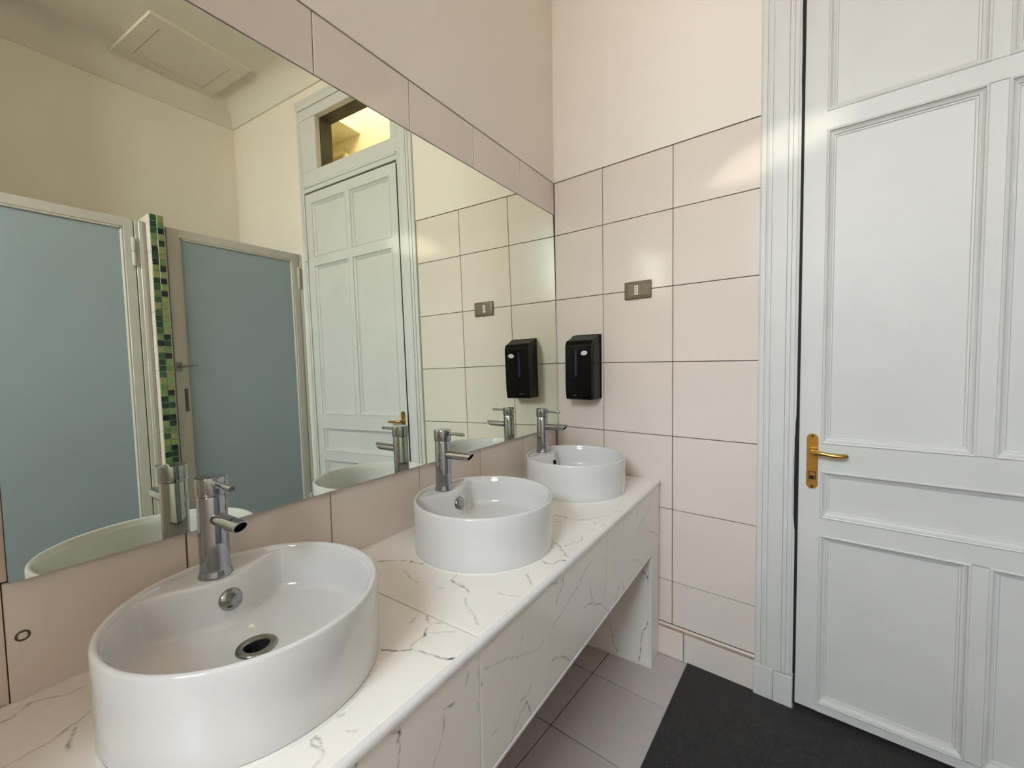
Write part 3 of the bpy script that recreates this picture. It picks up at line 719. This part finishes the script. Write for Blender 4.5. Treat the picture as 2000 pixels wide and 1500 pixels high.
# ------------------------------------------------------------------ soap dispenser
sd = tag(empty('soap_dispenser', (0, 0, 0), BETA), 'glossy black soap dispenser mounted on the end wall tiles', 'dispenser')
U0, U1, Z0, Z1, DP = 0.124, 0.2655, 1.172, 1.491, 0.108
def disp_prof(inset=0.0):
    top = [(-0.001, Z1), (-0.014, Z1 - 0.001), (-0.022, Z1 - 0.006)]
    n = 10
    arc = []
    for k in range(n + 1):
        a = math.radians(58) * (1 - k / n)
        arc.append((-(DP - 0.045) - 0.045 * math.cos(a) , Z1 - 0.0655 + 0.045 * math.sin(a) - 0.0))
    return top + arc + [(-DP + 0.001, Z0 + 0.05), (-DP + 0.004, Z0 + 0.004), (-DP + 0.010, Z0), (-0.001, Z0)]
b_ = MB().prism(disp_prof(), 'X', U0, U1)
bmesh.ops.bevel(b_.bm, geom=[e_ for e_ in b_.bm.edges if abs((e_.verts[0].co.x - e_.verts[1].co.x)) < 1e-6], offset=0.006, segments=3, affect='EDGES', profile=0.6)
o = b_.obj('body', M['black'], sd, 40)
MB().box(U0 - 0.001, U1 + 0.003, -0.016, -0.0005, Z0 + 0.004, Z1 + 0.001, 0.003).obj('back_plate', M['black_side'], sd)
MB().box(U1 - 0.0006, U1 + 0.0012, -0.085, -0.016, Z0 + 0.006, Z1 - 0.05, 0.0006).obj('side_panel', M['black_side'], sd)
MB().box(U0 + 0.052, U0 + 0.064, -DP - 0.0008, -DP + 0.004, 1.285, 1.418, 0.0006).obj('level_window', M['smoke'], sd)
bd = MB().lathe([(0.0001, -0.0016), (0.016, -0.0014), (0.0175, 0.0)], 28, 'Y', (0, 0, 0), cap=False)
for v in bd.bm.verts: v.co.z *= 0.62
o = bd.obj('badge', M['badge'], sd, 40); o.location = (U0 + 0.104, -DP + 0.0002, 1.3985); o.rotation_euler = (0, -0.15, 0); o['label'] = 'white oval badge'
gk = MB()
for k in range(4): gk.box(-0.010 + 0.005 * k, -0.0065 + 0.005 * k, -0.0021, -0.0015, -0.002, 0.0015)
o = gk.obj('badge_mark', M['ink'], o); 
mk = MB()
for k in range(3): mk.box(0.044 + 0.006 * k + U0, 0.0485 + 0.006 * k + U0, -DP + 0.0002, -DP + 0.0014, 1.193, 1.197)
mk.obj('printed_mark', M['ink'], sd)

# ------------------------------------------------------------------ power socket
so = tag(empty('power_socket', (0.4536, 0, 1.6830), BETA), 'bronze coloured wall socket plate with one white outlet', 'socket')
so.location = Vector(fo @ Vector((0.4536, 0, 1.6830)))
MB().box(-0.0635, 0.0635, -0.011, -0.0005, -0.0405, 0.0405, 0.0045, 3).obj('cover_plate', M['socket'], so, 50)
MB().box(-0.046, 0.052, -0.0118, -0.0105, -0.0265, 0.028, 0.001).obj('inner_frame', M['socket'], so)
MB().box(-0.0135, 0.0045, -0.0130, -0.0110, -0.0215, 0.0215, 0.0008).obj('outlet', M['white_plastic'], so)
for z in (-0.0115, 0.0, 0.0115):
    MB().lathe([(0.0026, 0.0), (0.0026, -0.0006)], 14, 'Y', (-0.0045, -0.0129, z)).obj('outlet_hole', M['dark'], so)

# ------------------------------------------------------------------ floor mat
mt_ = bmesh.new()
Wp = lambda u, n: tuple((fo @ Vector((u, -n, 0)))[:2])
pts = [Wp(0.682, 0.0135), Wp(0.9395, 0.0135), Wp(0.9395, 0.0275), Wp(1.0760, 0.0275), Wp(1.0760, -0.030), Wp(1.80, -0.030), (1.70, -1.75), (0.606, -1.70)]
vs = [mt_.verts.new((x, y, 0.0005)) for x, y in pts]
fc = mt_.faces.new(vs); ex = bmesh.ops.extrude_face_region(mt_, geom=[fc])
for v in [g_ for g_ in ex['geom'] if isinstance(g_, bmesh.types.BMVert)]: v.co.z = 0.0075
bmesh.ops.recalc_face_normals(mt_, faces=mt_.faces[:])
me = bpy.data.meshes.new('floor_mat'); mt_.to_mesh(me); mt_.free(); me.materials.append(M['mat'])
tag(link('floor_mat', me), 'dark ribbed rubber mat on the floor before the white door', 'mat')

# ------------------------------------------------------------------ mosaic partition between the stalls
pa = tag(empty('wall_partition', (0, 0, 0)), 'stall partition with green mosaic end and cream tiled side', kind='structure')
PY0, PY1, PX, PZ = -1.104, -1.031, 2.052, 2.314
MB().box(PX + 0.006, 2.915, PY0 + 0.007, PY1, 0, PZ - 0.003).obj('core', M['sealant'], pa)
pit = PZ / 63
L_ = '1510 3040 0343 1201 2000 1'.replace(' ', '')
left = [0, 1, 0, 2, 3, 4, 1, 4, 3, 3, 1, 0, 2, 0, 3, 0, 1, 1, 0, 2, 4, 3, 0, 1, 1, 0, 3, 2, 5, 1, 1, 2, 4, 5, 2, 0, 3, 2, 1]
right = [3, 2, 4, 3, 1, 3, 3, 2, 4, 3, 4, 5, 4, 3, 3, 3, 3, 5, 3, 4, 1, 2, 4, 5, 2, 3, 5, 3, 4, 2, 1, 5, 4, 4, 2, 3, 5, 4, 1]
for r in range(63):
    z1 = PZ - r * pit
    for k in range(2):
        s_ = (left if k == 0 else right)
        ci = s_[r] if r < len(s_) else random.choice([0, 1, 2, 3, 4, 5])
        y0 = PY0 + 0.0035 + k * 0.0345
        piece('mosaic_tile', pa, PX, PX + 0.007, y0 + 0.0016, y0 + 0.0329, z1 - pit + 0.0017, z1 - 0.0017, M['g%d' % ci], 0.001)
zj = [PZ - 0.002, 2.092, 1.745, 1.400, 1.045, 0.70, 0.35, 0.0]
for z1, z0 in zip(zj, zj[1:]):
    piece('tile', pa, PX + 0.002, PX + 0.05, PY0, PY0 + 0.008, z0 + 0.0012, z1 - 0.0012, M['tile'], 0.001)
    piece('tile', pa, PX + 0.06, 2.90, PY0, PY0 + 0.008, z0 + 0.0012, z1 - 0.0012, M['tile'], 0.001)
pb = tag(empty('wall_partition', (0, 0, 0)), 'second stall partition nearer the window', kind='structure')
MB().box(PX + 0.006, 2.915, -2.09, -2.02, 0, PZ - 0.003).obj('core', M['plaster'], pb)

# ------------------------------------------------------------------ stall doors (pale metal frame, blue grey panel)
def stall_door(y0, y1, label, xf, zt, post_r, lockside=True):
    """y0 < y1; hinges on y1 side; front face at x = xf looking to -x"""
    d = tag(empty('stall_door', (xf, y1, 0.0)), label, 'door', 'metal stall doors')
    W = y1 - y0
    b0 = 0.15
    SL, SR, ST, SB = 0.062, 0.046, 0.050, 0.07
    f = MB().box(0, 0.035, -W, -W + SL, b0, zt, 0.003).box(0, 0.035, -SR, 0, b0, zt, 0.003)
    f.box(0.0005, 0.0345, -W + SL - 0.001, -SR + 0.001, zt - ST, zt - 0.0005).box(0.0005, 0.0345, -W + SL - 0.001, -SR + 0.001, b0, b0 + SB)
    f.obj('frame', M['alu'], d, 40)
    py0, py1, pz0, pz1 = -W + SL, -SR, b0 + SB, zt - ST
    MB().box(0.014, 0.020, py0 - 0.004, py1 + 0.004, pz0 - 0.004, pz1 + 0.004).obj('panel', M['panel'], d)
    bw = 0.013
    for nm, (a, b_, c, e_) in dict(l=(py0, py0 + bw, pz0, pz1), r=(py1 - bw, py1, pz0, pz1)).items():
        MB().prism([(0.0138, a), (0.004, a + (0.0 if nm == 'l' else 0.006)), (0.002, (a + b_) / 2), (0.004, b_ - (0.006 if nm == 'l' else 0.0)), (0.0138, b_)], 'Z', c, e_).obj('glazing_bead', M['alu'], d, 50)
    for z in (pz0, pz1 - bw):
        MB().box(0.003, 0.0138, py0 + bw, py1 - bw, z, z + bw, 0.002).obj('glazing_bead', M['alu'], d)
    for zh in (2.085, 0.35):
        h = MB().lathe([(0.0085, zh + 0.004), (0.0095, zh + 0.006), (0.0095, zh + 0.080), (0.0085, zh + 0.082)], 16, 'Z', (-0.006, -0.0065, 0))
        h.lathe([(0.0085, zh - 0.080), (0.0095, zh - 0.078), (0.0095, zh - 0.002), (0.0085, zh)], 16, 'Z', (-0.006, -0.0065, 0))
        h.lathe([(0.0055, zh - 0.001), (0.0055, zh + 0.005)], 12, 'Z', (-0.006, -0.0065, 0)).obj('hinge', M['alu'], d, 40)
    hy = -W + 0.022
    hp = MB().box(-0.005, 0.0, hy - 0.016, hy + 0.014, 1.395, 1.450, 0.002); hp.obj('handle_plate', M['steel'], d)
    hl_ = MB().lathe([(0.008, -0.005), (0.008, -0.034)], 14, 'X', (0, hy, 1.425)).tube([(-0.034, hy - 0.004, 1.425), (-0.036, hy + 0.03, 1.425), (-0.035, hy + 0.082, 1.427)], [0.007, 0.006, 0.005], 10)
    hl_.obj('lever', M['steel'], d, 50)
    MB().box(-0.004, 0.0, -W + 0.040, -W + 0.058, 1.145, 1.287, 0.001).obj('lock_plate', M['dark_brown'], d)
    return d
stall_door(-1.008, -0.190, 'pale framed blue-grey stall door between the green mosaic strip and the white door, seen in the mirror', 2.100, 2.268, -0.16)
stall_door(-1.975, -1.160, 'pale framed blue-grey stall door at the left of the green mosaic strip, seen in the mirror', 2.100, 2.272, -1.104)
for ya, yb, lb in ((-0.186, -0.1625, 'narrow pale metal post between the stall door and the white door trim'), (-1.156, -1.1055, 'pale metal post left of the green mosaic strip'),
                   (-1.0305, -1.0115, 'slim pale metal post right of the green mosaic strip'), (-2.019, -1.979, 'pale metal post by the second partition')):
    p_ = MB().box(2.100, 2.140, ya, yb, 0.0, 2.272, 0.002)
    if yb - ya > 0.02: p_.box(2.094, 2.101, ya + (yb - ya) * 0.35, ya + (yb - ya) * 0.75, 0.0, 2.272, 0.003)
    tag(p_.obj('stall_post', M['alu']), lb, 'post')

# ------------------------------------------------------------------ ceiling hatch
ht = tag(empty('ceiling_hatch', (2.535, -0.705, 3.62)), 'square white access hatch set in the ceiling, seen in the mirror', 'hatch'); ht.rotation_euler = (0, 0, -0.09)
hf = MB()
for x0, x1, y0, y1 in ((-0.29, -0.195, -0.30, 0.30), (0.195, 0.29, -0.30, 0.30), (-0.195, 0.195, -0.30, -0.215), (-0.195, 0.195, 0.215, 0.30)):
    hf.box(x0, x1, y0, y1, -0.022, 0.0)
hf.obj('frame', M['ceiling'], ht)
MB().box(-0.195, 0.195, -0.215, 0.215, -0.004, -0.001).obj('gap_shade', M['dark'], ht)  # thin dark sheet standing in for shade in the gap round the panel
MB().box(-0.1915, 0.1915, -0.2115, 0.2115, -0.020, -0.005, 0.002).obj('panel', M['ceiling'], ht)
